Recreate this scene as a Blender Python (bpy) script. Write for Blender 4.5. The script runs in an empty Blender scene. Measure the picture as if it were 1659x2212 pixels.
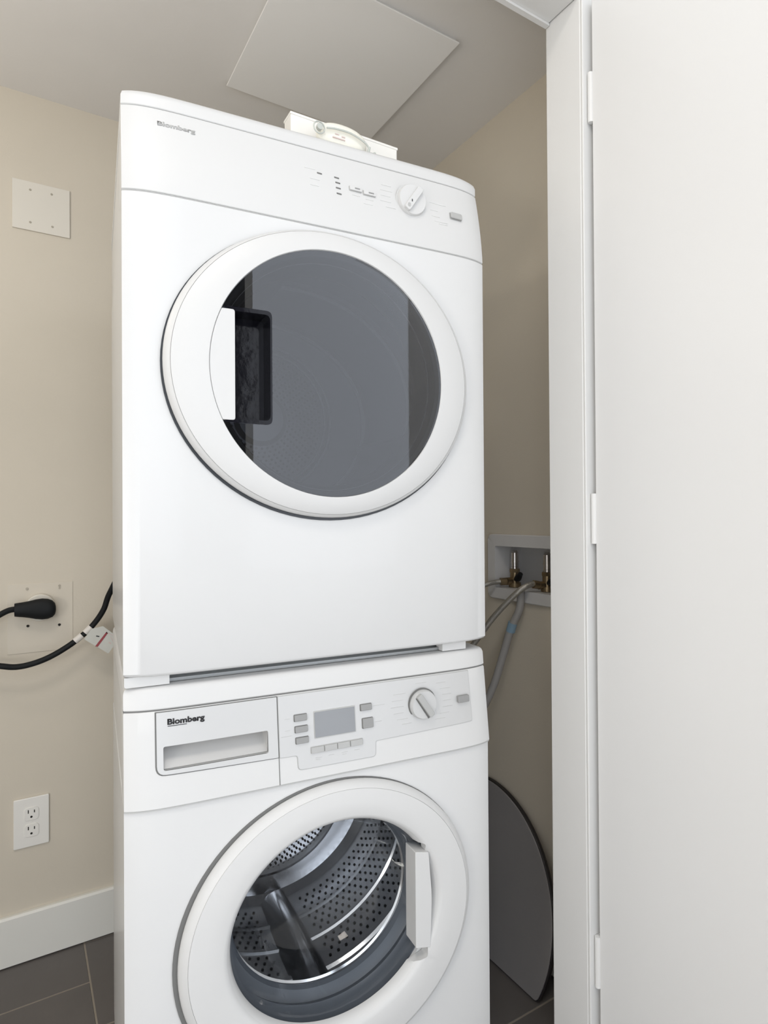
import bpy, bmesh, math, random
from mathutils import Vector, Matrix

random.seed(7)
SC = bpy.context.scene
COL = SC.collection
PI = math.pi

# ------------------------------------------------------------------ camera
YAW, PITCH, ROLL = 0.545, 0.0065, -0.0064
cam_data = bpy.data.cameras.new('camera')
cam_data.sensor_width = 36.0
cam_data.lens = 1306.6 / 2212 * 36.0
cam_data.clip_start = 0.02
cam = bpy.data.objects.new('camera', cam_data)
COL.objects.link(cam)
cam.matrix_world = (Matrix.Translation((0, 0, 1.0822)) @ Matrix.Rotation(-YAW, 4, 'Z')
                    @ Matrix.Rotation(PI / 2 + PITCH, 4, 'X') @ Matrix.Rotation(ROLL, 4, 'Z'))
SC.camera = cam

# ------------------------------------------------------------------ world, light, exposure
SC.view_settings.view_transform = 'Standard'
SC.view_settings.look = 'None'
SC.view_settings.gamma = 1.0
SC.view_settings.use_curve_mapping = False
SC.view_settings.exposure = 0.06
world = bpy.data.worlds.new('daylight')
SC.world = world
world.use_nodes = True
world.node_tree.nodes['Background'].inputs[0].default_value = (0.75, 0.86, 1.0, 1)
world.node_tree.nodes['Background'].inputs[1].default_value = 1.0


def area_light(name, loc, rot, sx, sy, power, color):
    ld = bpy.data.lights.new(name, 'AREA')
    ld.shape = 'RECTANGLE'
    ld.size, ld.size_y = sx, sy
    ld.energy = power
    ld.color = color
    o = bpy.data.objects.new(name, ld)
    o.location = loc
    o.rotation_euler = rot
    COL.objects.link(o)
    return o


WIN_X0, WIN_X1, WIN_Z0, WIN_Z1, WIN_Y = 0.62, 2.20, 0.06, 2.95, -1.62
# daylight coming in through the tall window of the room behind the camera
area_light('window_daylight', ((WIN_X0 + WIN_X1) / 2, WIN_Y - 0.03, (WIN_Z0 + WIN_Z1) / 2), (PI / 2, 0, 0),
           WIN_X1 - WIN_X0, WIN_Z1 - WIN_Z0, 17, (0.98, 0.975, 1.0))
# frontal fill light, added as an unseen second window further left
W2_X0, W2_X1 = -1.70, 0.14
area_light('window_daylight_left', ((W2_X0 + W2_X1) / 2, WIN_Y - 0.03, (WIN_Z0 + WIN_Z1) / 2), (PI / 2, 0, 0),
           W2_X1 - W2_X0, WIN_Z1 - WIN_Z0, 21, (0.97, 0.98, 1.0))
# soft warm fill, added as an unseen ceiling lamp of the room
area_light('ceiling_lamp_light', (-0.35, -0.35, 2.94), (0, 0, 0), 0.5, 0.5, 11, (1.0, 0.93, 0.85))
# side fill light added in the unseen room, without any lamp body
left_fill = bpy.data.lights.new('standing_lamp_light', 'POINT')
left_fill.energy, left_fill.shadow_soft_size, left_fill.color = 18.0, 0.15, (1.0, 0.96, 0.90)
left_fill_o = bpy.data.objects.new('standing_lamp_light', left_fill)
left_fill_o.location = (-1.25, -0.15, 0.95)
COL.objects.link(left_fill_o)
# warm bulb inside the closet, left of the frame
bulb = bpy.data.lights.new('closet_bulb_light', 'POINT')
bulb.energy, bulb.shadow_soft_size, bulb.color = 3.8, 0.07, (1.0, 0.94, 0.85)
bulb_o = bpy.data.objects.new('closet_bulb_light', bulb)
bulb_o.location = (-0.42, 1.08, 1.78)
COL.objects.link(bulb_o)


# ------------------------------------------------------------------ materials
def mat(name, color, rough=0.5, metal=0.0, var=0.03, scale=6.0, bump=0.0, bscale=60.0, coat=0.0, spec=0.5):
    m = bpy.data.materials.new(name)
    m.use_nodes = True
    nt = m.node_tree
    p = nt.nodes['Principled BSDF']
    p.inputs['Roughness'].default_value = rough
    p.inputs['Metallic'].default_value = metal
    p.inputs['Coat Weight'].default_value = coat
    p.inputs['Specular IOR Level'].default_value = spec
    tc = nt.nodes.new('ShaderNodeTexCoord')
    n = nt.nodes.new('ShaderNodeTexNoise')
    n.inputs['Scale'].default_value = scale
    n.inputs['Detail'].default_value = 3
    nt.links.new(tc.outputs['Object'], n.inputs['Vector'])
    mx = nt.nodes.new('ShaderNodeMix')
    mx.data_type = 'RGBA'
    mx.inputs[6].default_value = tuple(c * (1 - var) for c in color) + (1,)
    mx.inputs[7].default_value = tuple(min(1, c * (1 + var)) for c in color) + (1,)
    nt.links.new(n.outputs['Fac'], mx.inputs[0])
    nt.links.new(mx.outputs[2], p.inputs['Base Color'])
    if bump:
        b = nt.nodes.new('ShaderNodeBump')
        b.inputs['Strength'].default_value = bump
        b.inputs['Distance'].default_value = 0.001
        n2 = nt.nodes.new('ShaderNodeTexNoise')
        n2.inputs['Scale'].default_value = bscale
        n2.inputs['Detail'].default_value = 4
        nt.links.new(tc.outputs['Object'], n2.inputs['Vector'])
        nt.links.new(n2.outputs['Fac'], b.inputs['Height'])
        nt.links.new(b.outputs['Normal'], p.inputs['Normal'])
    return m


def glass_mat(name, tint, ior, rough=0.0, refl=(1, 1, 1), limit=1.0):
    m = bpy.data.materials.new(name)
    m.use_nodes = True
    nt = m.node_tree
    nt.nodes.remove(nt.nodes['Principled BSDF'])
    out = nt.nodes['Material Output']
    tr = nt.nodes.new('ShaderNodeBsdfTransparent')
    tr.inputs[0].default_value = tint + (1,)
    gl = nt.nodes.new('ShaderNodeBsdfGlossy')
    gl.inputs['Roughness'].default_value = rough
    gl.inputs['Color'].default_value = refl + (1,)
    fr = nt.nodes.new('ShaderNodeFresnel')
    fr.inputs['IOR'].default_value = ior
    mx = nt.nodes.new('ShaderNodeMixShader')
    mn = nt.nodes.new('ShaderNodeMath')
    mn.operation = 'MINIMUM'
    mn.inputs[1].default_value = limit
    nt.links.new(fr.outputs[0], mn.inputs[0])
    nt.links.new(mn.outputs[0], mx.inputs[0])
    nt.links.new(tr.outputs[0], mx.inputs[1])
    nt.links.new(gl.outputs[0], mx.inputs[2])
    nt.links.new(mx.outputs[0], out.inputs['Surface'])
    return m


def emit_mat(name, color, strength):
    m = bpy.data.materials.new(name)
    m.use_nodes = True
    p = m.node_tree.nodes['Principled BSDF']
    p.inputs['Base Color'].default_value = color + (1,)
    p.inputs['Emission Color'].default_value = color + (1,)
    p.inputs['Emission Strength'].default_value = strength
    return m


M = {
    'wall': mat('beige_wall_paint', (0.65, 0.59, 0.49), 0.75, bump=0.25, bscale=220),
    'ceiling': mat('ceiling_paint', (0.82, 0.80, 0.775), 0.85, bump=0.2, bscale=160),
    'trim': mat('white_trim_paint', (0.76, 0.755, 0.74), 0.42, var=0.012, scale=3),
    'skirting': mat('cream_trim_paint', (0.78, 0.77, 0.72), 0.42, var=0.012, scale=3),
    'doorpaint': mat('white_door_paint', (0.76, 0.755, 0.745), 0.40, var=0.012, scale=2),
    'roomwall': mat('room_wall_paint', (0.84, 0.83, 0.81), 0.8),
    'roomdark': mat('dark_hall_paint', (0.10, 0.10, 0.105), 0.7),  # dark colour for the band mirrored in the dryer glass
    'roomfloor': mat('room_floor_wood', (0.80, 0.78, 0.75), 0.5, var=0.06),
    'tile': mat('charcoal_floor_tile', (0.125, 0.114, 0.108), 0.55, var=0.12, scale=9, bump=0.3, bscale=90),
    'grout': mat('grey_grout', (0.30, 0.265, 0.22), 0.9, var=0.1, scale=40),
    'enamel': mat('white_enamel', (0.665, 0.665, 0.66), 0.38, var=0.006, scale=2, coat=0.2),
    'plastic': mat('white_plastic', (0.64, 0.638, 0.63), 0.42, var=0.006, scale=2),
    'plastic_w': mat('warm_white_plastic', (0.84, 0.82, 0.77), 0.35, var=0.01, scale=8),
    'ivory': mat('painted_cover_plate', (0.73, 0.69, 0.61), 0.5, var=0.015, scale=10),
    'beigeplate': mat('beige_painted_plate', (0.66, 0.60, 0.50), 0.55, var=0.015, scale=10),
    'silver': mat('silver_fascia', (0.57, 0.57, 0.565), 0.38, 0.15, var=0.015, scale=4),
    'silver_d': mat('silver_recess', (0.56, 0.555, 0.545), 0.4, 0.15, var=0.02),
    'button': mat('grey_button', (0.29, 0.29, 0.285), 0.45, 0.0),
    'button_l': mat('light_grey_button', (0.43, 0.43, 0.42), 0.42, 0.0),
    'seam': mat('seam_shadow_rubber', (0.16, 0.16, 0.155), 0.8),  # dark grey for joints and marks, and painted shade behind the washer door
    'seam_l': mat('seam_light_grey', (0.45, 0.45, 0.44), 0.7),
    'lcd': mat('lcd_screen', (0.27, 0.28, 0.295), 0.42, var=0.04, scale=14),
    'ink': mat('black_print', (0.02, 0.02, 0.022), 0.5),
    'ink_g': mat('grey_print', (0.45, 0.45, 0.44), 0.5),
    'ink_l': mat('pale_grey_print', (0.62, 0.62, 0.61), 0.5),
    'ink_c': mat('faint_grey_print', (0.52, 0.52, 0.51), 0.5),
    'ink_d': mat('very_faint_print', (0.74, 0.74, 0.73), 0.5),
    'black': mat('black_gloss_plastic', (0.006, 0.006, 0.009), 0.10, bump=0.5, bscale=30, spec=0.25),
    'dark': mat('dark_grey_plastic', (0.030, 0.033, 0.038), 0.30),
    'rubber': mat('black_rubber', (0.008, 0.009, 0.010), 0.6, spec=0.25),
    'gasket': mat('grey_rubber_gasket', (0.12, 0.132, 0.15), 0.35, var=0.08, scale=12),
    'drum': mat('stainless_drum', (0.72, 0.72, 0.73), 0.22, 1.0, var=0.08, scale=14, bump=0.4, bscale=22),
    'drum_hole': mat('drum_perforation', (0.006, 0.006, 0.007), 0.7),
    'steelrim': mat('polished_steel_rim', (0.80, 0.80, 0.81), 0.14, 1.0),
    'ddrum': mat('galvanised_dryer_drum', (0.38, 0.385, 0.40), 0.38, 0.55, var=0.06, scale=8),
    'ddrum_l': mat('pale_drum_ring', (0.88, 0.88, 0.89), 0.3, 0.3),  # made pale to paint in the glints on the drum edges
    'metal': mat('zinc_rail', (0.34, 0.35, 0.35), 0.35, 0.7),
    'brass': mat('tarnished_brass', (0.33, 0.25, 0.15), 0.32, 0.9, var=0.25, scale=60),
    'chrome': mat('chrome_cylinder', (0.70, 0.66, 0.63), 0.18, 1.0, var=0.15, scale=90),
    'braid': mat('braided_steel_hose', (0.42, 0.40, 0.36), 0.38, 0.7, var=0.2, scale=160, bump=1.0, bscale=400),
    'drainhose': mat('grey_ribbed_hose', (0.36, 0.345, 0.33), 0.55, var=0.04),
    'blueclip': mat('blue_hose_clip', (0.24, 0.36, 0.46), 0.45),
    'boxplastic': mat('white_supply_box_plastic', (0.68, 0.67, 0.66), 0.42),
    'board': mat('charcoal_board', (0.26, 0.25, 0.25), 0.5, var=0.07, scale=7, bump=0.2),
    'boardrim': mat('black_board_rim', (0.018, 0.016, 0.016), 0.45),
    'tag': mat('paper_tag', (0.62, 0.62, 0.57), 0.6, var=0.04, scale=30),
    'tape': mat('white_tape', (0.72, 0.68, 0.63), 0.5),
    'red': mat('red_print', (0.32, 0.06, 0.07), 0.6),
    'pink': mat('faded_red_print', (0.66, 0.55, 0.52), 0.6),
    'screw': mat('painted_screw', (0.42, 0.38, 0.31), 0.5),
    'hole': mat('dark_hole', (0.012, 0.010, 0.008), 0.8),
    'clear': mat('clear_grey_cable', (0.50, 0.52, 0.48), 0.25, var=0.05),
    'cream': mat('cream_device_plastic', (0.84, 0.82, 0.73), 0.3),
    'glass_d': glass_mat('tinted_door_glass', (0.56, 0.57, 0.59), 1.62, 0.0),
    'glass_w': glass_mat('clear_door_bowl', (0.86, 0.88, 0.90), 1.32, 0.0, limit=0.14),
    'pane': glass_mat('window_pane', (0.95, 0.97, 0.97), 1.3),
    'lamp': emit_mat('ceiling_lamp_diffuser', (1.0, 0.92, 0.8), 2.0),
}


# ------------------------------------------------------------------ mesh helpers
def add_box(bm, x0, x1, y0, y1, z0, z1):
    vs = [bm.verts.new(v) for v in ((x0, y0, z0), (x1, y0, z0), (x1, y1, z0), (x0, y1, z0),
                                    (x0, y0, z1), (x1, y0, z1), (x1, y1, z1), (x0, y1, z1))]
    for f in ((3, 2, 1, 0), (4, 5, 6, 7), (0, 1, 5, 4), (1, 2, 6, 5), (2, 3, 7, 6), (3, 0, 4, 7)):
        bm.faces.new([vs[i] for i in f])
    return vs


def box_bm(*a):
    bm = bmesh.new()
    add_box(bm, *a)
    return bm


def add_rings(bm, rows, n=96, closed=False, cap0=False, cap1=False, a0=0.0):
    """rows of (cx, cz, rx, rz, y): elliptical loops in xz planes joined into a skin"""
    loops = []
    for cx, cz, rx, rz, y in rows:
        loops.append([bm.verts.new((cx + rx * math.cos(a0 + 2 * PI * i / n), y, cz + rz * math.sin(a0 + 2 * PI * i / n)))
                      for i in range(n)])
    pairs = list(zip(loops[:-1], loops[1:]))
    if closed:
        pairs.append((loops[-1], loops[0]))
    for A, B in pairs:
        for i in range(n):
            j = (i + 1) % n
            bm.faces.new((A[i], A[j], B[j], B[i]))
    if cap0:
        bm.faces.new(loops[0])
    if cap1:
        bm.faces.new(list(reversed(loops[-1])))


def rings_bm(rows, **k):
    bm = bmesh.new()
    add_rings(bm, rows, **k)
    return bm


def add_tube(bm, pts, r, n=12, caps=True, ribs=0.0):
    pts = [Vector(p) for p in pts]
    loops = []
    up = Vector((0, 0, 1))
    prev = None
    for i, p in enumerate(pts):
        t = (pts[min(i + 1, len(pts) - 1)] - pts[max(i - 1, 0)]).normalized()
        if prev is None:
            a = t.cross(up)
            if a.length < 1e-3:
                a = t.cross(Vector((1, 0, 0)))
            a.normalize()
        else:
            a = (prev - t * prev.dot(t)).normalized()
        prev = a
        b = t.cross(a)
        rr = r[i] if isinstance(r, (list, tuple)) else r
        if ribs and i % 2:
            rr -= ribs
        loops.append([bm.verts.new(p + rr * (math.cos(2 * PI * k / n) * a + math.sin(2 * PI * k / n) * b)) for k in range(n)])
    for A, B in zip(loops[:-1], loops[1:]):
        for i in range(n):
            j = (i + 1) % n
            bm.faces.new((A[i], A[j], B[j], B[i]))
    if caps:
        bm.faces.new(list(reversed(loops[0])))
        bm.faces.new(loops[-1])


def tube_bm(pts, r, **k):
    bm = bmesh.new()
    add_tube(bm, pts, r, **k)
    return bm


def spline(ctrl, n=14):
    P = [Vector(p) for p in ctrl]
    P = [P[0] * 2 - P[1]] + P + [P[-1] * 2 - P[-2]]
    out = []
    for i in range(1, len(P) - 2):
        for k in range(n):
            t = k / n
            a, b, c, d = P[i - 1], P[i], P[i + 1], P[i + 2]
            out.append(0.5 * ((2 * b) + (c - a) * t + (2 * a - 5 * b + 4 * c - d) * t * t + (3 * b - a - 3 * c + d) * t ** 3))
    out.append(P[-2])
    return out


def rpoly(pts, rad, seg=5):
    """2D polygon with rounded corners; rad is one radius or one per corner"""
    out = []
    n = len(pts)
    for i, p in enumerate(pts):
        r = rad[i] if isinstance(rad, (list, tuple)) else rad
        p = Vector(p)
        a = Vector(pts[i - 1]) - p
        b = Vector(pts[(i + 1) % n]) - p
        if r <= 0:
            out.append(tuple(p))
            continue
        r = min(r, a.length * 0.49, b.length * 0.49)
        s, e = p + a.normalized() * r, p + b.normalized() * r
        for k in range(seg + 1):
            t = k / seg
            q = s * (1 - t) ** 2 + p * 2 * t * (1 - t) + e * t * t
            out.append((q.x, q.y))
    return out


def rrect(x0, x1, z0, z1, r, seg=5):
    return rpoly([(x0, z0), (x1, z0), (x1, z1), (x0, z1)], r, seg)


def zero(x, z):
    return 0.0


def plate_bm(poly, y0, thick, yf=zero, step=0.0):
    """polygon in (x, z) extruded from y0 (front) back by thick, following the surface y = yf(x, z)"""
    bm = bmesh.new()
    vs = [bm.verts.new((x, 0, z)) for x, z in poly]
    f = bm.faces.new(vs)
    f.normal_update()
    if f.normal.y > 0:
        f.normal_flip()
    if step:
        xs = [p[0] for p in poly]
        x = math.floor(min(xs) / step) * step + step
        while x < max(xs):
            bmesh.ops.bisect_plane(bm, geom=bm.verts[:] + bm.edges[:] + bm.faces[:], plane_co=(x, 0, 0), plane_no=(1, 0, 0))
            x += step
    front = bm.faces[:]
    r = bmesh.ops.extrude_face_region(bm, geom=front, use_keep_orig=True)
    back = {v for v in r['geom'] if isinstance(v, bmesh.types.BMVert)}
    for v in bm.verts:
        v.co.y = yf(v.co.x, v.co.z) + y0 + (0 if v in back else thick)
    bmesh.ops.recalc_face_normals(bm, faces=bm.faces[:])
    return bm


def prism_bm(poly, axis, a0, a1):
    """polygon extruded along an axis: axis 'x' poly=(y,z), 'z' poly=(x,y), 'y' poly=(x,z)"""
    bm = bmesh.new()

    def P(p, a):
        return {'x': (a, p[0], p[1]), 'y': (p[0], a, p[1]), 'z': (p[0], p[1], a)}[axis]
    A = [bm.verts.new(P(p, a0)) for p in poly]
    B = [bm.verts.new(P(p, a1)) for p in poly]
    bm.faces.new(A)
    bm.faces.new(list(reversed(B)))
    for i in range(len(poly)):
        j = (i + 1) % len(poly)
        bm.faces.new((A[j], A[i], B[i], B[j]))
    bmesh.ops.recalc_face_normals(bm, faces=bm.faces[:])
    return bm


def link(name, data, parent=None):
    o = bpy.data.objects.new(name, data)
    COL.objects.link(o)
    if parent is not None:
        o.parent = parent
    return o


def obj(name, bm, m, parent=None, bevel=0.0, seg=2, smooth=True, recalc=True, angle=35):
    if recalc:
        bmesh.ops.recalc_face_normals(bm, faces=bm.faces[:])
    me = bpy.data.meshes.new(name)
    bm.to_mesh(me)
    bm.free()
    me.materials.append(M[m])
    if smooth:
        me.polygons.foreach_set('use_smooth', [True] * len(me.polygons))
        me.set_sharp_from_angle(angle=math.radians(angle))
    o = link(name, me, parent)
    if bevel:
        b = o.modifiers.new('bevel', 'BEVEL')
        b.width = bevel
        b.segments = seg
        b.limit_method = 'ANGLE'
        b.angle_limit = math.radians(40)
        b.harden_normals = True
    return o


def carve(o, cutter_bm):
    """subtract a closed mesh from an object and bake the result"""
    bmesh.ops.recalc_face_normals(cutter_bm, faces=cutter_bm.faces[:])
    me = bpy.data.meshes.new('cutter')
    cutter_bm.to_mesh(me)
    cutter_bm.free()
    c = bpy.data.objects.new('cutter', me)
    COL.objects.link(c)
    bevels = [(m.width, m.segments) for m in o.modifiers if m.type == 'BEVEL']
    for m in list(o.modifiers):
        o.modifiers.remove(m)
    b = o.modifiers.new('cut', 'BOOLEAN')
    b.operation = 'DIFFERENCE'
    b.solver = 'EXACT'
    b.object = c
    pw = o.parent          # carved parts all carry an identity transform of their own
    o.parent = None
    o.matrix_basis = Matrix.Identity(4)
    bpy.context.view_layer.update()
    dg = bpy.context.evaluated_depsgraph_get()
    nm = bpy.data.meshes.new_from_object(o.evaluated_get(dg))
    o.modifiers.clear()
    o.data = nm
    o.parent = pw
    o.matrix_basis = Matrix.Identity(4)
    nm.polygons.foreach_set('use_smooth', [True] * len(nm.polygons))
    nm.set_sharp_from_angle(angle=math.radians(35))
    bpy.data.objects.remove(c)
    for w, s in bevels:
        b = o.modifiers.new('bevel', 'BEVEL')
        b.width, b.segments = w, s
        b.limit_method = 'ANGLE'
        b.angle_limit = math.radians(60)
    return o


def thing(name, label, cat, loc=(0, 0, 0), rotz=0.0, group=None):
    o = link(name, None)
    o.location = loc
    o.rotation_euler = (0, 0, rotz)
    o['label'] = label
    o['category'] = cat
    if group:
        o['group'] = group
    return o


def struct(name, bm, m, bevel=0.0, **k):
    o = obj(name, bm, m, None, bevel, **k)
    o['kind'] = 'structure'
    return o


def text_bm(s, x0, x1, zb, h, yf, eps, slant=0.0, bold=0.02):
    cu = bpy.data.curves.new('t', 'FONT')
    cu.body = s
    cu.size = 1.0
    cu.offset = bold
    cu.resolution_u = 4
    o = bpy.data.objects.new('t', cu)
    COL.objects.link(o)
    bpy.context.view_layer.update()
    me = bpy.data.meshes.new_from_object(o.evaluated_get(bpy.context.evaluated_depsgraph_get()))
    bpy.data.objects.remove(o)
    bm = bmesh.new()
    bm.from_mesh(me)
    xs = [v.co.x for v in bm.verts]
    a, b = min(xs), max(xs)
    r = bmesh.ops.extrude_face_region(bm, geom=bm.faces[:])
    top = {v for v in r['geom'] if isinstance(v, bmesh.types.BMVert)}
    for v in bm.verts:
        x = x0 + (v.co.x - a) / (b - a) * (x1 - x0)
        z = zb + v.co.y / 0.70 * h
        v.co = Vector((x, yf(x, z) - eps + (0 if v in top else eps * 0.9), z))
    return bm


# ------------------------------------------------------------------ the setting
YB, XR, ZC = 1.7317, 1.0804, 2.1343          # closet back wall, right wall, ceiling
JX, JY0, JY1, JZ = 0.8732, 0.745, 0.828, 2.022    # door jamb corner line and header underside
XL = -1.15

# floor: grout bed with tiles
floor = struct('floor', box_bm(XL - 0.1, 1.9, -0.1, YB + 0.1, -0.08, -0.0010), 'grout')


def tile_columns():
    xs = [0.1435 - 0.60 * 3, 0.1435 - 0.60 * 2, 0.1435 - 0.60, 0.1435, 0.7435, 1.3435, 1.9435]
    for ci in range(len(xs) - 1):
        off = 1.572 if ci % 2 == 0 else 1.422
        y = off - 0.30 * 6
        while y < YB:
            xa, xb = max(xs[ci] + 0.002, XL), min(xs[ci + 1] - 0.002, 1.88)
            ya, yb = max(y + 0.002, -0.08), min(y + 0.298, YB + 0.03)
            if yb - ya > 0.02 and xb - xa > 0.02:
                yield xa, xb, ya, yb
            y += 0.30


for k, (xa, xb, ya, yb) in enumerate(tile_columns()):
    t = obj('tile', box_bm(xa, xb, ya, yb, -0.008, 0.0), 'tile', floor, bevel=0.001, seg=1)

struct('wall_back', box_bm(XL - 0.1, XR + 0.25, YB, YB + 0.1, 0, ZC + 0.1), 'wall')
struct('wall_left', box_bm(XL - 0.1, XL, JY1, YB, 0, ZC + 0.1), 'wall')
wr = struct('wall_right', box_bm(XR, XR + 0.16, JY1 - 0.005, YB, 0, ZC + 0.1), 'wall')
struct('ceiling', box_bm(XL - 0.1, XR + 0.16, JY1 - 0.005, YB, ZC, ZC + 0.1), 'ceiling')
struct('baseboard_back', prism_bm([(YB - 0.013, 0.004), (YB, 0.004), (YB, 0.121), (YB - 0.009, 0.121), (YB - 0.013, 0.116)], 'x', XL, XR), 'skirting', bevel=0.001)
struct('baseboard_right', prism_bm([(XR, 0.004), (XR, 0.121), (XR - 0.009, 0.121), (XR - 0.013, 0.116), (XR - 0.013, 0.004)], 'y', JY1, YB - 0.013), 'skirting', bevel=0.001)

# front wall of the closet with its opening: side piece, header piece, jamb linings and casing
struct('wall_front', box_bm(JX + 0.022, 2.75, JY0 + 0.008, JY1 - 0.006, 0, 3.06), 'roomwall')
struct('wall_front_left', box_bm(-1.9, -0.78, JY0 + 0.008, JY1 - 0.006, 0, 3.06), 'roomwall')
struct('wall_header', box_bm(-0.78, JX + 0.022, JY0 + 0.008, JY1 - 0.006, JZ + 0.02, 3.06), 'roomwall')
struct('trim_1', box_bm(JX, JX + 0.021, JY0, JY1, 0, JZ + 0.02), 'trim', bevel=0.0025, seg=3)
struct('trim_2', box_bm(-0.76, JX - 0.0005, JY0, JY1, JZ, JZ + 0.019), 'trim', bevel=0.004, seg=3)
struct('trim_3', box_bm(-0.781, -0.761, JY0, JY1, 0, JZ + 0.02), 'trim', bevel=0.004, seg=3)
struct('trim_4', box_bm(JX + 0.0005, JX + 0.075, JY0 - 0.005, JY0 - 0.0002, 0, JZ + 0.075), 'trim', bevel=0.0015, seg=2)
struct('trim_5', box_bm(-0.76, JX + 0.003, JY0 - 0.005, JY0, JZ + 0.005, JZ + 0.075), 'trim', bevel=0.003, seg=3)
# door stop strip under the header, towards the closet
struct('trim_6', box_bm(-0.75, JX - 0.001, JY1 - 0.012, JY1 - 0.001, JZ - 0.005, JZ + 0.0), 'trim', bevel=0.001)

# open door on the right, swung towards the camera
DOOR_X = 0.8870
door = struct('door_1', box_bm(0, 0.035, -0.76, 0, 0.012, 2.012), 'doorpaint', bevel=0.002)
door.location = (DOOR_X, 0.731, 0)
door.rotation_euler = (0, 0, math.radians(0.0))
for z in (1.835, 1.075, 0.282):
    h = obj('hinge', tube_bm([(0.000, 0.0035, z - 0.045), (0.000, 0.0035, z + 0.045)], 0.0050, n=14), 'trim', door)
    hp = obj('hinge_leaf', box_bm(0.002, 0.030, 0.0003, 0.0022, z - 0.044, z + 0.044), 'trim', h)
    obj('hinge_leaf', box_bm(0.0, 0.030, 0.0064, 0.0084, z - 0.044, z + 0.044), 'trim', h)

# the room behind the camera: walls, floor, ceiling the tall window, and the added window and lamp
struct('wall_room_right', box_bm(2.70, 2.80, WIN_Y, JY0 + 0.008, 0, 3.06), 'roomwall')
struct('wall_room_left', box_bm(-1.95, -1.85, WIN_Y, JY0 + 0.008, 0, 3.06), 'roomwall')
struct('floor_room', box_bm(-1.9, 2.75, WIN_Y - 0.05, -0.1, -0.08, -0.002), 'roomfloor')
struct('floor_room_right', box_bm(1.9, 2.75, -0.1, JY0 + 0.05, -0.08, -0.002), 'roomfloor')
struct('floor_room_left', box_bm(-1.9, XL - 0.1, -0.1, JY0 + 0.05, -0.08, -0.002), 'roomfloor')
struct('ceiling_room', box_bm(-1.95, 2.80, WIN_Y - 0.05, JY1, 3.06, 3.14), 'roomwall')
struct('wall_room_back', box_bm(W2_X1 + 0.04, WIN_X0 - 0.04, WIN_Y - 0.10, WIN_Y, 0, 3.06), 'roomdark')  # unseen stretch of wall, made dark to shape the dryer glass reflection
struct('wall_room_back_left', box_bm(-1.95, W2_X0 - 0.04, WIN_Y - 0.10, WIN_Y, 0, 3.06), 'roomwall')
struct('wall_room_back_right', box_bm(WIN_X1 + 0.04, 2.80, WIN_Y - 0.10, WIN_Y, 0, 3.06), 'roomwall')
struct('wall_room_back_top_left', box_bm(W2_X0 - 0.04, W2_X1 + 0.04, WIN_Y - 0.10, WIN_Y, WIN_Z1 + 0.04, 3.06), 'roomwall')
struct('wall_room_back_top', box_bm(WIN_X0 - 0.04, WIN_X1 + 0.04, WIN_Y - 0.10, WIN_Y, WIN_Z1 + 0.04, 3.06), 'roomwall')
for k, (xa, xb) in enumerate(((WIN_X0, WIN_X1), (W2_X0, W2_X1))):  # the second frame is for the added left window
    wf = bmesh.new()
    add_box(wf, xa - 0.04, xa, WIN_Y - 0.06, WIN_Y + 0.01, 0, WIN_Z1 + 0.04)
    add_box(wf, xb, xb + 0.04, WIN_Y - 0.06, WIN_Y + 0.01, 0, WIN_Z1 + 0.04)
    add_box(wf, xa, xb, WIN_Y - 0.06, WIN_Y + 0.01, WIN_Z1, WIN_Z1 + 0.04)
    add_box(wf, xa, xb, WIN_Y - 0.06, WIN_Y + 0.01, 0, WIN_Z0)
    struct('window_%d' % (k + 1), wf, 'trim')
cl = obj('ceiling_lamp', rings_bm([(0, 0, 0.20, 0.20, 0), (0, 0, 0.20, 0.20, 0.03), (0, 0, 0.15, 0.15, 0.05)], n=48, cap0=True, cap1=True), 'lamp')  # body of the added ceiling fill light
cl.rotation_euler = (PI / 2, 0, 0)
cl.location = (-0.35, -0.35, 3.01)
cl['label'] = 'round flush ceiling lamp in the room behind the camera'
cl['category'] = 'lamp'

# ceiling access panel
ap = thing('access_panel', 'large flat off-white square access panel fixed to the closet ceiling', 'panel', (0.4339, 1.0445, ZC))
AW, AD = 0.4025, 0.3925
obj('panel_face', box_bm(0, AW, 0, AD, -0.012, -0.0085), 'ceiling', ap, bevel=0.0015)
obj('panel_frame', box_bm(0.006, AW - 0.006, 0.006, AD - 0.006, -0.009, -0.0002), 'trim', ap)
bpy.data.objects['panel_face'].data.materials[0] = mat('panel_paint', (0.93, 0.92, 0.90), 0.6, var=0.01)

# ------------------------------------------------------------------ appliances: common shapes
MX, MY, MR = 0.123, 0.8921, -0.0995
W = 0.595
DEP = 0.54


def plan(x):
    t = abs(2 * x / W - 1)
    return -0.013 * (1 - min(1, t) ** 12)


def y_dry(x, z):
    u = max(0.0, (z - 1.533) / 0.131)
    return plan(x) + 0.022 * u ** 1.5


def y_wash(x, z):
    return plan(x) - 0.010 + 0.020 * (z - 0.684) / 0.164


def y_body(x, z):
    return 0.96 * plan(x) + 0.0004


def y_wbody(x, z):
    return 0.9 * plan(x) - 0.0055


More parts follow.
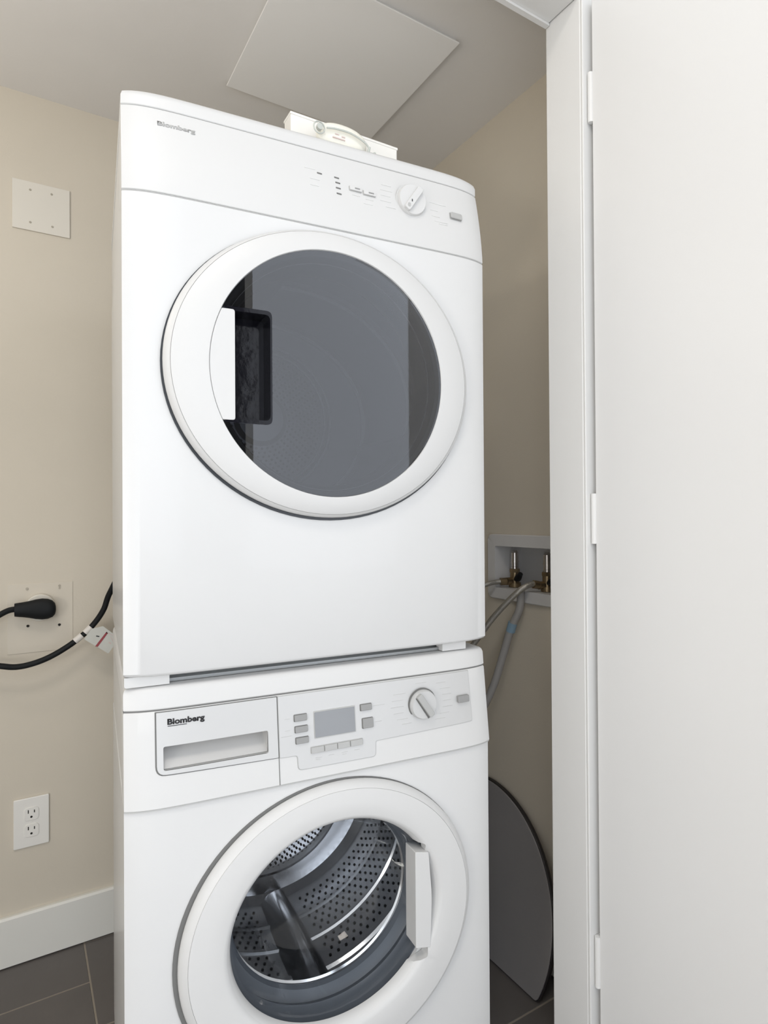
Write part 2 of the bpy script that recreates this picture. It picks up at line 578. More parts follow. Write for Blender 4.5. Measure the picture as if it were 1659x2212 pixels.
def slab(zs, yf, yback, inset=None):
    """rows of the curved front plan outline stacked over the heights zs, closed into a solid"""
    N = 56
    bm = bmesh.new()
    rows = []
    for k, z in enumerate(zs):
        ins = inset[k] if inset else 0.0
        row = []
        for i in range(N + 1):
            t = i / N
            s = 0.5 - 0.5 * math.cos(PI * t)          # denser towards the corners
            x = s * W
            x2 = ins + s * (W - 2 * ins)
            row.append(bm.verts.new((x2, yf(x, z) + ins, z)))
        row.append(bm.verts.new((W - ins, yback, z)))
        row.append(bm.verts.new((ins, yback, z)))
        rows.append(row)
    n = len(rows[0])
    for A, B in zip(rows[:-1], rows[1:]):
        for i in range(n):
            j = (i + 1) % n
            bm.faces.new((A[i], A[j], B[j], B[i]))
    bm.faces.new(list(reversed(rows[0])))
    bm.faces.new(rows[-1])
    bmesh.ops.recalc_face_normals(bm, faces=bm.faces[:])
    return bm


def seam_bm(z, yf, h=0.0022, back=0.02):
    """thin strip a little behind the front surface, seen as the line between two mouldings"""
    return slab([z - h / 2, z + h / 2], lambda x, zz: yf(x, zz) + 0.0015, back)


# ------------------------------------------------------------------ WASHING MACHINE
wm = thing('washing_machine', 'white front-loading washing machine with silver control fascia, under the dryer', 'washing machine',
           (MX, MY, 0), MR)
WC = (0.302, 0.462)
wbody = obj('body', slab([0.018, 0.0195, 0.30, 0.681, 0.6825], y_wbody, DEP, [0.0015, 0, 0, 0, 0.0015]), 'enamel', wm)
carve(wbody, rings_bm([(WC[0], WC[1], 0.176, 0.162, -0.05), (WC[0], WC[1], 0.174, 0.160, 0.03), (WC[0], WC[1], 0.262, 0.215, 0.034),
                       (WC[0], WC[1], 0.262, 0.215, 0.45)], n=96, cap0=True, cap1=True))
obj('rear_body', box_bm(0.001, W - 0.001, 0.05, DEP, 0.682, 0.812), 'enamel', wm)
wf_o = obj('control_fascia', slab([0.6842, 0.6852, 0.70, 0.74, 0.78, 0.8115, 0.8130], y_wash, 0.06, [0.001, 0, 0, 0, 0, 0, 0.001]), 'plastic', wm)
POCK = (0.0500, 0.1962, 0.7335, 0.7655)
carve(wf_o, box_bm(POCK[0] - .001, POCK[1] + .001, -0.05, 0.028, POCK[2] - .001, POCK[3] + .001))
obj('seam', seam_bm(0.6833, y_wash), 'seam_l', wm)
obj('seam', seam_bm(0.8140, y_wash), 'seam', wm)
obj('worktop', slab([0.8152, 0.8165, 0.8375, 0.8425, 0.8450, 0.8460], y_wash, DEP, [0.001, 0, 0, 0.0015, 0.004, 0.009]), 'plastic', wm)
# detergent drawer with its finger recess
dp = rpoly([(0.0415, 0.8112), (0.2107, 0.8112), (0.2107, 0.7245), (0.0415, 0.7285)], [0.001, 0.001, 0.001, 0.012])
drawer = obj('detergent_drawer', plate_bm(dp, -0.0016, 0.003, y_wash, 0.012), 'silver', wm)
carve(drawer, plate_bm(rrect(POCK[0], POCK[1], POCK[2], POCK[3], 0.003), -0.05, 0.10))
dpr = rpoly([(0.0395, 0.8122), (0.2117, 0.8122), (0.2117, 0.7232), (0.0395, 0.7268)], [0.001, 0.001, 0.001, 0.013])
obj('drawer_gap', plate_bm(dpr, -0.0004, 0.0014, y_wash, 0.012), 'seam', drawer)
carve(bpy.data.objects['drawer_gap'], box_bm(POCK[0], POCK[1], -0.05, 0.05, POCK[2], POCK[3]))
pb = bmesh.new()
x0, x1, z0, z1 = POCK[0] - 0.0005, POCK[1] + 0.0005, POCK[2] - 0.0005, POCK[3] + 0.0005
P8 = [(x0, -0.010, z0), (x1, -0.010, z0), (x1, -0.010, z1), (x0, -0.010, z1), (x0 + 0.001, -0.0105, z0 + 0.001), (x1 - 0.001, -0.0105, z0 + 0.001), (x1 - 0.003, 0.022, z1), (x0 + 0.003, 0.022, z1)]
for p in P8:
    pb.verts.new(p)
pb.verts.ensure_lookup_table()
for f in ((4, 5, 6, 7), (0, 1, 5, 4), (1, 2, 6, 5), (2, 3, 7, 6), (3, 0, 4, 7)):
    pb.faces.new([pb.verts[i] for i in f])
obj('handle_recess', pb, 'silver_d', drawer, smooth=False, recalc=False)
bb = obj('brand_lettering', text_bm('Blomberg', 0.0558, 0.1058, 0.7945, 0.0072, y_wash, 0.0024, bold=0.035), 'ink', drawer, smooth=False)
bb['label'] = 'black bold lettering'
obj('lettering_underline', plate_bm([(0.0562, 0.7918), (0.0815, 0.7918), (0.0815, 0.7926), (0.0562, 0.7926)], -0.0022, 0.0006, y_wash, 0.02), 'ink', drawer)
# vertical joint between drawer side and control side
obj('seam', plate_bm([(0.2113, 0.685), (0.2123, 0.685), (0.2123, 0.812), (0.2113, 0.812)], -0.0006, 0.004, y_wash), 'seam', wm)
# control panel
cp_pts = [(0.2130, 0.8112), (0.5530, 0.8112), (0.5545, 0.7270), (0.3690, 0.7235), (0.3680, 0.7005), (0.2410, 0.7015), (0.2400, 0.7228), (0.2130, 0.7235)]
cp_r = [0.001, 0.002, 0.003, 0.004, 0.006, 0.006, 0.004, 0.001]
big = [(0.2124, 0.8121), (0.5540, 0.8121), (0.5556, 0.7261), (0.3700, 0.7226), (0.3690, 0.6995), (0.2400, 0.7005), (0.2390, 0.7219), (0.2124, 0.7226)]
obj('panel_gap', plate_bm(rpoly(big, cp_r), -0.0004, 0.0014, y_wash, 0.012), 'seam_l', wm)
cpan = obj('control_panel', plate_bm(rpoly(cp_pts, cp_r), -0.0014, 0.0020, y_wash, 0.012), 'silver', wm)
for (a, b, c, d) in ((0.2368, 0.2565, 0.7726, 0.7815), (0.2374, 0.2571, 0.7560, 0.7646), (0.2381, 0.2578, 0.7398, 0.7482),
                     (0.3456, 0.3649, 0.7732, 0.7822), (0.3478, 0.3660, 0.7460, 0.7605)):
    o = obj('button_surround', plate_bm(rrect(a - .0008, b + .0004, c - .0010, d + .0006, 0.0015), -0.0019, 0.001, y_wash), 'seam', cpan)
    obj('button', plate_bm(rrect(a, b, c, d, 0.0015), -0.0050, 0.004, y_wash), 'button', cpan, bevel=0.0007)
obj('button_surround', plate_bm(rrect(0.2606, 0.3470, 0.7216, 0.7316, 0.0012), -0.0019, 0.001, y_wash, 0.02), 'seam_l', cpan)
for i in range(4):
    a = 0.2613 + i * 0.0214
    obj('button', plate_bm(rrect(a, a + 0.0205, 0.7222, 0.7308, 0.001), -0.0042, 0.003, y_wash), 'button_l', cpan, bevel=0.0006)
obj('display_frame', plate_bm(rrect(0.2676, 0.3362, 0.7428, 0.7826, 0.001), -0.0024, 0.001, y_wash, 0.02), 'seam_l', cpan)
obj('display_screen', plate_bm(rrect(0.2686, 0.3348, 0.7440, 0.7812, 0.001), -0.0030, 0.001, y_wash, 0.02), 'lcd', cpan)
obj('power_button', plate_bm(rrect(0.5252, 0.5480, 0.7615, 0.7728, 0.002), -0.0080, 0.007, y_wash), 'button', cpan, bevel=0.0015)


def dial(parent, cx, cz, r, y, body, edge, dirv, bar_w, barm, depth=0.012, mark=None):
    k = obj('dial', rings_bm([(cx, cz, r, r, y + 0.001), (cx, cz, r, r, y - 0.003), (cx, cz, r * .97, r * .97, y - depth * .5),
                              (cx, cz, r * .93, r * .93, y - depth * .62), (cx, cz, r * .5, r * .5, y - depth * .62)],
                             n=64, cap0=True, cap1=True), body, parent)
    obj('dial_rim', rings_bm([(cx, cz, r * 1.075, r * 1.075, y + .001), (cx, cz, r * 1.075, r * 1.075, y - .0018),
                              (cx, cz, r * 1.0, r * 1.0, y - .0018), (cx, cz, r * 1.0, r * 1.0, y + .001)], n=64, closed=True), edge, k)
    d = Vector(dirv).normalized()
    p = Vector((-d.y, d.x))
    L = r * 0.92
    c = Vector((cx, cz))
    pts = [c + d * L + p * bar_w / 2, c + d * L - p * bar_w / 2, c - d * L - p * bar_w / 2, c - d * L + p * bar_w / 2]
    obj('dial_grip', plate_bm(rpoly([tuple(q) for q in pts], bar_w * .3), y - depth, depth * .95), barm, k, bevel=0.0012)
    return k


kx, kz = 0.4570, 0.7690
yk = y_wash(kx, kz) - 0.0014
k = dial(cpan, kx, kz, 0.0240, yk, 'silver', 'seam', (0.026, -0.037), 0.0105, 'button_l', 0.016)
obj('dial_slot', plate_bm([(0.4400, 0.7815), (0.4432, 0.7830), (0.4665, 0.7478), (0.4635, 0.7462)], yk - 0.0108, 0.004), 'seam', k)
# faint printed programme names round the dial and under the keys


def bar(bm, x, z, w, h, yf, eps):
    y = yf(x + w / 2, z) - eps
    vs = [bm.verts.new(p) for p in ((x, y, z), (x + w, y, z), (x + w, y, z + h), (x, y, z + h))]
    vb = [bm.verts.new((v.co.x, v.co.y + 0.0004, v.co.z)) for v in vs]
    bm.faces.new(vs)
    for i in range(4):
        bm.faces.new((vs[i], vs[(i + 1) % 4], vb[(i + 1) % 4], vb[i]))


for i, (x, z, w) in enumerate([(0.405, 0.789, .022), (0.402, 0.779, .020), (0.399, 0.769, .024), (0.404, 0.759, .018), (0.409, 0.749, .020), (0.418, 0.741, .018),
                               (0.487, 0.798, .018), (0.493, 0.788, .020), (0.497, 0.778, .018), (0.498, 0.768, .016), (0.496, 0.758, .020), (0.490, 0.748, .018), (0.480, 0.740, .020),
                               (0.447, 0.802, .020), (0.3685, 0.7770, .020), (0.3695, 0.7520, .012), (0.222, 0.7770, .008), (0.222, 0.7600, .008), (0.216, 0.7520, .016),
                               (0.2680, 0.7140, .010), (0.2680, 0.7115, .008), (0.2890, 0.7145, .009), (0.3105, 0.7148, .010), (0.3115, 0.7120, .007), (0.3320, 0.7150, .009)]):
    prm = bmesh.new()
    bar(prm, x, z, w, 0.0006, y_wash, 0.0017)
    obj('printed_caption', prm, 'ink_c', cpan, smooth=False, recalc=False)

# porthole door
DO = (0.304, 0.452)
obj('door_gasket_gap', rings_bm([(0.3010, 0.4515, 0.2410, 0.2235, -0.004), (0.3010, 0.4515, 0.2410, 0.2235, -0.0188), (0.302, 0.455, 0.178, 0.165, -0.0188), (0.302, 0.455, 0.178, 0.165, -0.004)], closed=True), 'seam', wm)  # dark ring stands in for the shade between door and body


def drows(lst):
    """(blend 0 outer..1 inner, y): rows between outer ellipse and glass ellipse"""
    out = []
    for b, y in lst:
        out.append((DO[0] + (WG[0] - DO[0]) * b, DO[1] + (WG[1] - DO[1]) * b, 0.2375 + (WG[2] - 0.2375) * b, 0.2205 + (WG[3] - 0.2205) * b, y))
    return out


WG = (0.303, 0.461, 0.168, 0.154)
wdoor = obj('door', rings_bm(drows([(0.06, -0.0185), (0.0, -0.0200), (0.0, -0.0225), (0.03, -0.0265), (0.09, -0.0310), (0.17, -0.0345),
                                    (0.173, -0.0337), (0.18, -0.0350), (0.5, -0.037), (0.85, -0.0375), (0.93, -0.0355), (0.965, -0.0325), (0.975, -0.0315), (1.0, -0.0300), (1.05, -0.0190), (1.05, -0.0185)]),
                             n=128, closed=True), 'plastic', wm)
# recess for the hand and the grip on the right of the door
carve(wdoor, plate_bm(rpoly([(0.40, 0.352), (0.4520, 0.3660), (0.4590, 0.46), (0.4500, 0.5480), (0.40, 0.558)], [0, 0.004, 0.02, 0.004, 0]), -0.06, 0.042))
gp = rpoly([(0.4300, 0.3860), (0.4565, 0.3800), (0.4605, 0.46), (0.4545, 0.5340), (0.4300, 0.5400)], [0.002, 0.001, 0.02, 0.001, 0.002])
obj('door_grip', plate_bm(gp, -0.0378, 0.034), 'plastic', wdoor, bevel=0.0015, seg=3)
# glass bowl reaching into the drum
GX, GZ = WG[0], WG[1]
obj('door_glass', rings_bm([(GX, GZ, 0.171, 0.157, -0.0125), (GX, GZ, 0.160, 0.146, -0.010), (GX, GZ, 0.150, 0.136, 0.010), (GX, GZ, 0.136, 0.124, 0.055),
                            (GX, GZ, 0.115, 0.105, 0.078), (GX, GZ, 0.07, 0.065, 0.088), (GX, GZ, 0.01, 0.01, 0.091)], n=96, cap1=True), 'glass_w', wdoor, recalc=True)
gs = rings_bm([(GX, GZ, 0.171, 0.157, -0.011), (GX, GZ, 0.171, 0.157, 0.012), (GX, GZ, 0.166, 0.152, 0.020), (GX, GZ, 0.170, 0.156, 0.030), (GX, GZ, 0.164, 0.151, 0.036), (GX, GZ, 0.155, 0.143, 0.040),
               (GX, GZ, 0.150, 0.1405, 0.048), (GX, GZ, 0.156, 0.146, 0.052), (GX, GZ, 0.178, 0.170, 0.052), (GX, GZ, 0.178, 0.170, 0.033), (GX, GZ, 0.1735, 0.159, 0.031), (GX, GZ, 0.1735, 0.159, -0.011)], closed=True)
obj('rubber_gasket', gs, 'gasket', wm)
# stainless drum
DR, DZC, DXC = 0.205, 0.462, 0.302
Y0, Y1 = 0.058, 0.40
drum = obj('drum', rings_bm([(DXC, DZC, 0.153, 0.143, Y0), (DXC, DZC, 0.157, 0.148, Y0 - 0.003), (DXC, DZC, 0.170, 0.162, Y0 + 0.002), (DXC, DZC, DR + .02, DR - .01, Y0 + 0.012), (DXC, DZC, DR + .03, DR, Y0 + 0.03),
                             (DXC, DZC, DR + .03, DR, 0.14), (DXC, DZC, DR + .026, DR - .004, 0.145), (DXC, DZC, DR + .026, DR - .004, 0.155), (DXC, DZC, DR + .03, DR, 0.160),
                             (DXC, DZC, DR + .03, DR, Y1 - 0.02), (DXC, DZC, DR + .015, DR - .012, Y1 - 0.004), (DXC, DZC, 0.175, 0.16, Y1), (DXC, DZC, 0.165, 0.15, Y1 - .008), (DXC, DZC, 0.155, 0.14, Y1),
                             (DXC, DZC, 0.085, 0.08, Y1), (DXC, DZC, 0.075, 0.07, Y1 - 0.012), (DXC, DZC, 0.01, 0.01, Y1 - 0.012)], n=96, cap1=True), 'drum', wm, recalc=False)
obj('drum_rim', rings_bm([(DXC, DZC, 0.150, 0.140, Y0 - 0.002), (DXC, DZC, 0.153, 0.143, Y0 - 0.0045), (DXC, DZC, 0.156, 0.146, Y0 - 0.002), (DXC, DZC, 0.153, 0.143, Y0 + 0.0006)], closed=True), 'steelrim', drum)
for yy in (0.2300, 0.3020):
    obj('drum_ridge', rings_bm([(DXC, DZC, DR + .0300, DR, yy - .005), (DXC, DZC, DR + .0265, DR - .0035, yy - .0015), (DXC, DZC, DR + .0265, DR - .0035, yy + .0015), (DXC, DZC, DR + .0300, DR, yy + .005)], n=96), 'steelrim', drum)
hb = bmesh.new()


def dimple(bm, c, u, v, nrm, r):
    """small countersunk hole: dark disc with a short raised lip"""
    vs = [bm.verts.new(c + nrm * 0.0007 + (u * math.cos(a) + v * math.sin(a)) * r) for a in [i * PI / 3 for i in range(6)]]
    bm.faces.new(vs)


PADS = [math.radians(a) for a in (-88, 152, 32)]
n_ar = 0
for row in range(19):
    y = 0.092 + row * 0.0155
    if 0.138 < y < 0.162 or y > Y1 - 0.03:
        continue
    for i in range(88):
        a = 2 * PI * (i + 0.5 * (row % 2)) / 88
        if any(abs((a - p + PI) % (2 * PI) - PI) < 0.20 for p in PADS):
            continue
        rx, rz = DR + .03, DR
        c = Vector((DXC + rx * math.cos(a), y, DZC + rz * math.sin(a)))
        nr = Vector((-math.cos(a) / rx, 0, -math.sin(a) / rz)).normalized()
        tg = nr.cross(Vector((0, 1, 0)))
        dimple(hb, c + nr * 0.0006, tg, Vector((0, 1, 0)), nr, 0.0029)
for ring in range(9):
    rr = 0.088 + ring * 0.0075
    if rr > 0.150:
        continue
    nn = int(2 * PI * rr / 0.011)
    for i in range(nn):
        a = 2 * PI * (i + .5 * (ring % 2)) / nn
        c = Vector((DXC + rr * 1.05 * math.cos(a), Y1 - 0.0015, DZC + rr * .97 * math.sin(a)))
        dimple(hb, c, Vector((1, 0, 0)), Vector((0, 0, 1)), Vector((0, -1, 0)), 0.0026)
hs = obj('drum_perforations', hb, 'drum_hole', drum, smooth=False, recalc=False)
hs['kind'] = 'stuff'
for a in PADS:
    pbm = bmesh.new()
    secs = []
    for k, (y, hgt, wd) in enumerate(((Y0 + 0.02, 0.012, 0.030), (Y0 + 0.045, 0.034, 0.036), (0.20, 0.046, 0.036), (Y1 - 0.05, 0.042, 0.032), (Y1 - 0.012, 0.016, 0.030))):
        rx, rz = DR + .031, DR + .001
        c = Vector((DXC + rx * math.cos(a), y, DZC + rz * math.sin(a)))
        nr = Vector((-math.cos(a) / rx, 0, -math.sin(a) / rz)).normalized()
        tg = nr.cross(Vector((0, 1, 0)))
        prof = [(-1, 0), (-.72, .35), (-.38, .88), (-.15, 1.0), (.15, 1.0), (.38, .88), (.72, .35), (1, 0)]
        secs.append([pbm.verts.new(c + tg * (px * wd) + nr * (pz * hgt)) for px, pz in prof])
    for A, B in zip(secs[:-1], secs[1:]):
        for i in range(7):
            pbm.faces.new((A[i], A[i + 1], B[i + 1], B[i]))
    pbm.faces.new(secs[0])
    pbm.faces.new(list(reversed(secs[-1])))
    obj('drum_paddle', pbm, 'drum', drum, bevel=0.002)
for (x, y) in ((0.05, 0.05), (W - 0.05, 0.05), (0.05, DEP - 0.05), (W - 0.05, DEP - 0.05)):
    fb = bmesh.new()
    bmesh.ops.create_cone(fb, cap_ends=True, segments=20, radius1=0.022, radius2=0.016, depth=0.0195, matrix=Matrix.Translation((x, y, 0.0100)))
    obj('foot', fb, 'dark', wm)

# ------------------------------------------------------------------ DRYER
dr = thing('clothes_dryer', 'white tumble dryer with large round tinted door, stacked on top of the washer', 'dryer', (MX, MY, 0), MR)
ZB, ZS, ZT = 0.8620, 1.5330, 1.6640
DC = (0.298, 1.299)
dbody = obj('body', slab([ZB, ZB + 0.002, ZB + 0.005, 1.2, ZS - 0.0018, ZS - 0.0008], y_body, DEP, [0.005, 0.0018, 0, 0, 0, 0.0008]), 'enamel', dr)
carve(dbody, rings_bm([(DC[0], DC[1], 0.176, 0.176, -0.05), (DC[0], DC[1], 0.176, 0.176, 0.03), (DC[0], DC[1], 0.262, 0.222, 0.034), (DC[0], DC[1], 0.262, 0.222, 0.47)],
                      n=96, cap0=True, cap1=True))
obj('rear_body', box_bm(0.001, W - 0.001, 0.05, DEP, ZS - 0.001, ZT), 'enamel', dr)
obj('seam', seam_bm(ZS, y_dry, 0.0012), 'ink_g', dr)
zz = [ZS + 0.0008, ZS + 0.0018] + [ZS + 0.131 * t for t in (.1, .25, .4, .55, .7, .85)] + [ZT - 0.0015, ZT - 0.0006]
dfas = obj('control_fascia', slab(zz, y_dry, 0.07, [0.0008] + [0] * (len(zz) - 2) + [0.0008]), 'plastic', dr)
obj('seam', seam_bm(ZT, y_dry, 0.0016, 0.05), 'seam_l', dr)
obj('top_lid', slab([ZT + 0.0006, ZT + 0.0016, 1.678, 1.6845, 1.6885, 1.6905], lambda x, z: y_dry(x, min(z, ZT)), DEP, [0.0008, 0, 0, 0.002, 0.006, 0.014]), 'plastic', dr)
obj('brand_lettering', text_bm('Blomberg', 0.0470, 0.0985, 1.6365, 0.0066, y_dry, 0.0006, bold=0.03), 'ink_g', dfas, smooth=False)['label'] = 'pale grey lettering'
for (x, z) in ((0.2867, 1.6225), (0.3155, 1.6222), (0.3168, 1.6135), (0.3170, 1.6042), (0.3176, 1.5946)):
    obj('indicator_light', plate_bm([(x - .0040, z - .0008), (x + .0040, z - .0012), (x + .0040, z + .0010), (x - .0040, z + .0014)], -0.0006, 0.0008, y_dry), 'seam', dfas, smooth=False)
for (a, b, c, d) in ((0.3366, 0.3572, 1.6062, 1.6132), (0.3606, 0.3818, 1.6042, 1.6112)):
    obj('button_surround', plate_bm(rrect(a - .0012, b + .0002, c - .0012, d + .0003, 0.0015), -0.0005, 0.001, y_dry), 'seam_l', dfas)
    obj('button', plate_bm(rrect(a, b, c, d, 0.0012), -0.0030, 0.003, y_dry), 'plastic', dfas, bevel=0.0006)
    obj('indicator_light', plate_bm(rrect(a + .0085, b - .0035, c + .0028, d - .0022, .0006), -0.0036, 0.0008, y_dry), 'button', dfas)
pbp = (0.5250, 0.5485, 1.5990, 1.6100)
obj('button_surround', plate_bm(rrect(pbp[0] - .0012, pbp[1] + .0006, pbp[2] - .0014, pbp[3] + .0008, 0.003), -0.0005, 0.001, y_dry), 'seam_l', dfas)
obj('power_button', plate_bm(rrect(*pbp, 0.003), -0.0045, 0.004, y_dry), 'button_l', dfas, bevel=0.0012)
yk2 = y_dry(0.4480, 1.612)
k2 = dial(dfas, 0.4480, 1.6120, 0.0262, yk2, 'plastic', 'ink_l', (0.0295, 0.0434), 0.0115, 'plastic', 0.015)
obj('dial_mark', plate_bm(rrect(0.4355, 0.4405, 1.5955, 1.6015, .002), yk2 - 0.0156, 0.001), 'ink_g', k2)
obj('dial_pointer', plate_bm(rrect(0.4425, 0.4440, 1.6045, 1.6085, .0005), yk2 - 0.0156, 0.001), 'ink', k2)
for (x, z, w) in ((0.392, 1.6210, .022), (0.392, 1.6110, .018), (0.390, 1.6010, .020), (0.395, 1.6310, .018), (0.400, 1.5915, .018), (0.486, 1.6200, .026), (0.500, 1.6195, .018), (0.486, 1.6060, .014),
                  (0.487, 1.5950, .016), (0.492, 1.5865, .026), (0.500, 1.5830, .018), (0.262, 1.6270, .018), (0.270, 1.6100, .016), (0.270, 1.5990, .014), (0.340, 1.5985, .014), (0.364, 1.5965, .014), (0.360, 1.5880, .016)):
    prd = bmesh.new()
    bar(prd, x, z, w, 0.0006, y_dry, 0.0005)
    obj('printed_caption', prd, 'ink_d', dfas, smooth=False, recalc=False)
# grey stacking rails under the dryer
skr = obj('stacking_rail', box_bm(0.045, W - 0.045, 0.030, 0.048, 0.8464, 0.8610), 'metal', dr, bevel=0.001)
obj('rail_lip', box_bm(0.050, W - 0.060, 0.0165, 0.030, 0.8464, 0.8520), 'metal', skr, bevel=0.0008)
for x in (0.012, W - 0.037):
    obj('side_rail', box_bm(x, x + 0.025, 0.049, DEP - 0.02, 0.8464, 0.8612), 'metal', skr)

# bottom corner caps
for (a, b) in ((0.001, 0.0605), (0.508, 0.556)):
    obj('corner_cap', plate_bm(rpoly([(a, 0.8470), (b, 0.8470), (b, ZB - .0003), (a, ZB - .0003)], [0.004 if a < .1 else 0, 0, 0, 0]), 0.003, 0.022), 'plastic', dr, bevel=0.001)
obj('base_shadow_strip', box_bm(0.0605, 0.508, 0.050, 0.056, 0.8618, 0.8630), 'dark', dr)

# door of the dryer
RG = 0.1875
obj('door_gasket_gap', rings_bm([(0.2972, 1.2992, 0.2495, 0.2235, 0.0004), (0.2972, 1.2992, 0.2495, 0.2235, -0.0140), (DC[0], DC[1], 0.20, 0.20, -0.0140), (DC[0], DC[1], 0.20, 0.20, 0.0004)], closed=True), 'dark', dr)  # shadow gap round the door, put in as a dark ring
ddoor_rows = []
for b, y in ((0.04, -0.0135), (0.0, -0.0155), (0.0, -0.0185), (0.04, -0.0235), (0.10, -0.0262), (0.145, -0.0283), (0.150, -0.0272), (0.160, -0.0288), (0.30, -0.0315), (0.60, -0.0350), (0.92, -0.0372), (0.985, -0.0374), (1.0, -0.0362), (1.0, -0.0140), (1.0, -0.0135)):
    ddoor_rows.append((DC[0], 1.3010 + (1.299 - 1.301) * b, 0.2475 + (RG - 0.2475) * b, 0.2210 + (RG - 0.2210) * b, y))
ddoor = obj('door', rings_bm(ddoor_rows, n=128, closed=True), 'plastic', dr)


def circ(a, r=RG - 0.0004):
    return (DC[0] + r * math.cos(a), DC[1] + r * math.sin(a))


def ang_z(z, r=RG - 0.0004):
    return PI - math.asin((z - DC[1]) / r)


za, zb2 = 1.3815, 1.2155
gl = []
a_top, a_bot = ang_z(za), ang_z(zb2)
N = 90
for i in range(N + 1):                     # clockwise the long way round, from top notch over the right to the bottom notch
    a = a_top - (a_top - (a_bot - 2 * PI)) * i / N
    gl.append(circ(a))
notch = rpoly([circ(a_bot), (0.2000, zb2), (0.2000, za), circ(a_top)], [0, 0.009, 0.009, 0])[1:-1]
obj('door_glass', plate_bm(gl + notch, -0.0352, 0.003), 'glass_d', ddoor, smooth=False)
# white grip on the left of the glass
gr = []
a1, a2 = ang_z(1.3770), ang_z(1.2195)
for i in range(25):
    gr.append(circ(a1 + (a2 - a1) * i / 24))
gr += rpoly([circ(a2), (0.1462, 1.2195), (0.1462, 1.3770), circ(a1)], [0, 0.004, 0.004, 0])[1:-1]
obj('door_grip', plate_bm(gr, -0.0366, 0.022), 'plastic', ddoor, bevel=0.001)
# black hand pocket beside the grip
pk = bmesh.new()
out = rpoly([circ(a_bot, RG - .002), (0.2000, zb2), (0.2000, za), circ(a_top, RG - .002)], [0, 0.009, 0.009, 0])
inn = [(0.5 * (x - 0.16) * 1.86 + 0.16, (z - 1.2985) * 0.93 + 1.2985) for x, z in out]
A = [pk.verts.new((x, -0.0356, z)) for x, z in out]
B2 = [pk.verts.new((x, -0.0356, z)) for x, z in inn]
C2 = [pk.verts.new((0.16 + (x - .16) * .96, -0.002, z)) for x, z in inn]
n = len(out)
for i in range(n):
    j = (i + 1) % n
    pk.faces.new((A[i], A[j], B2[j], B2[i]))
    pk.faces.new((B2[i], B2[j], C2[j], C2[i]))
pk.faces.new(C2)
obj('hand_pocket', pk, 'black', ddoor, angle=50)
# dark inner frame of the door and the dryer throat
obj('inner_frame', rings_bm([(DC[0], DC[1], RG - .0005, RG - .0005, -0.0305), (DC[0], DC[1], 0.180, 0.180, -0.028), (DC[0], DC[1], 0.176, 0.176, -0.010), (DC[0], DC[1], 0.170, 0.170, 0.004),
                             (DC[0], DC[1], 0.168, 0.168, 0.024), (DC[0], DC[1], 0.172, 0.172, 0.034)], n=96), 'dark', ddoor, recalc=True)
DX2, DZ2 = 0.298, 1.299
ddrum = obj('drum', rings_bm([(DX2, DZ2, 0.172, 0.172, 0.036), (DX2, DZ2, 0.250, 0.212, 0.045), (DX2, DZ2, 0.256, 0.218, 0.060), (DX2, DZ2, 0.256, 0.218, 0.18), (DX2, DZ2, 0.250, 0.212, 0.185), (DX2, DZ2, 0.250, 0.212, 0.20),
                              (DX2, DZ2, 0.256, 0.218, 0.205), (DX2, DZ2, 0.256, 0.218, 0.41), (DX2, DZ2, 0.24, 0.204, 0.425), (DX2, DZ2, 0.165, 0.165, 0.430), (DX2, DZ2, 0.158, 0.158, 0.418), (DX2, DZ2, 0.148, 0.148, 0.430),
                              (DX2, DZ2, 0.06, 0.06, 0.430), (DX2, DZ2, 0.05, 0.05, 0.42), (DX2, DZ2, 0.005, 0.005, 0.42)], n=96, cap1=True), 'ddrum', dr, recalc=False)
for rr, y, w_ in ((0.246, 0.192, 0.0045), (0.163, 0.424, 0.0035), (0.150, 0.424, 0.0025), (0.246, 0.42, 0.0045)):
    rz = rr * (0.218 / 0.256) if rr > .2 else rr
    obj('drum_ring', rings_bm([(DX2, DZ2, rr - w_, rz - w_, y), (DX2, DZ2, rr, rz, y - .004), (DX2, DZ2, rr + w_, rz + w_, y), (DX2, DZ2, rr, rz, y + .003)], closed=True), 'ddrum_l', ddrum)
hb = bmesh.new()
for ring in range(9):
    rr = 0.066 + ring * 0.009
    nn = int(2 * PI * rr / 0.0125)
    for i in range(nn):
        a = 2 * PI * (i + .5 * (ring % 2)) / nn
        dimple(hb, Vector((DX2 + rr * math.cos(a), 0.4290, DZ2 + rr * math.sin(a))), Vector((1, 0, 0)), Vector((0, 0, 1)), Vector((0, -1, 0)), 0.0030)
o = obj('drum_perforations', hb, 'drum_hole', ddrum, smooth=False, recalc=False)
o['kind'] = 'stuff'
for a in (math.radians(-20), math.radians(100), math.radians(220)):
    pbm = bmesh.new()
    secs = []
    for (y, hgt, wd) in ((0.07, 0.01, 0.02), (0.10, 0.03, 0.024), (0.38, 0.034, 0.026), (0.415, 0.012, 0.024)):
        c = Vector((DX2 + 0.256 * math.cos(a), y, DZ2 + 0.218 * math.sin(a)))
        nr = Vector((-math.cos(a) / .256, 0, -math.sin(a) / .218)).normalized()
        tg = nr.cross(Vector((0, 1, 0)))
        secs.append([pbm.verts.new(c + tg * (px * wd) + nr * (pz * hgt)) for px, pz in ((-1, 0), (-.5, .7), (-.2, 1), (.2, 1), (.5, .7), (1, 0))])
    for A, B in zip(secs[:-1], secs[1:]):
        for i in range(5):
            pbm.faces.new((A[i], A[i + 1], B[i + 1], B[i]))
    pbm.faces.new(secs[0])
    pbm.faces.new(list(reversed(secs[-1])))
    obj('drum_paddle', pbm, 'ddrum', ddrum, bevel=0.002)


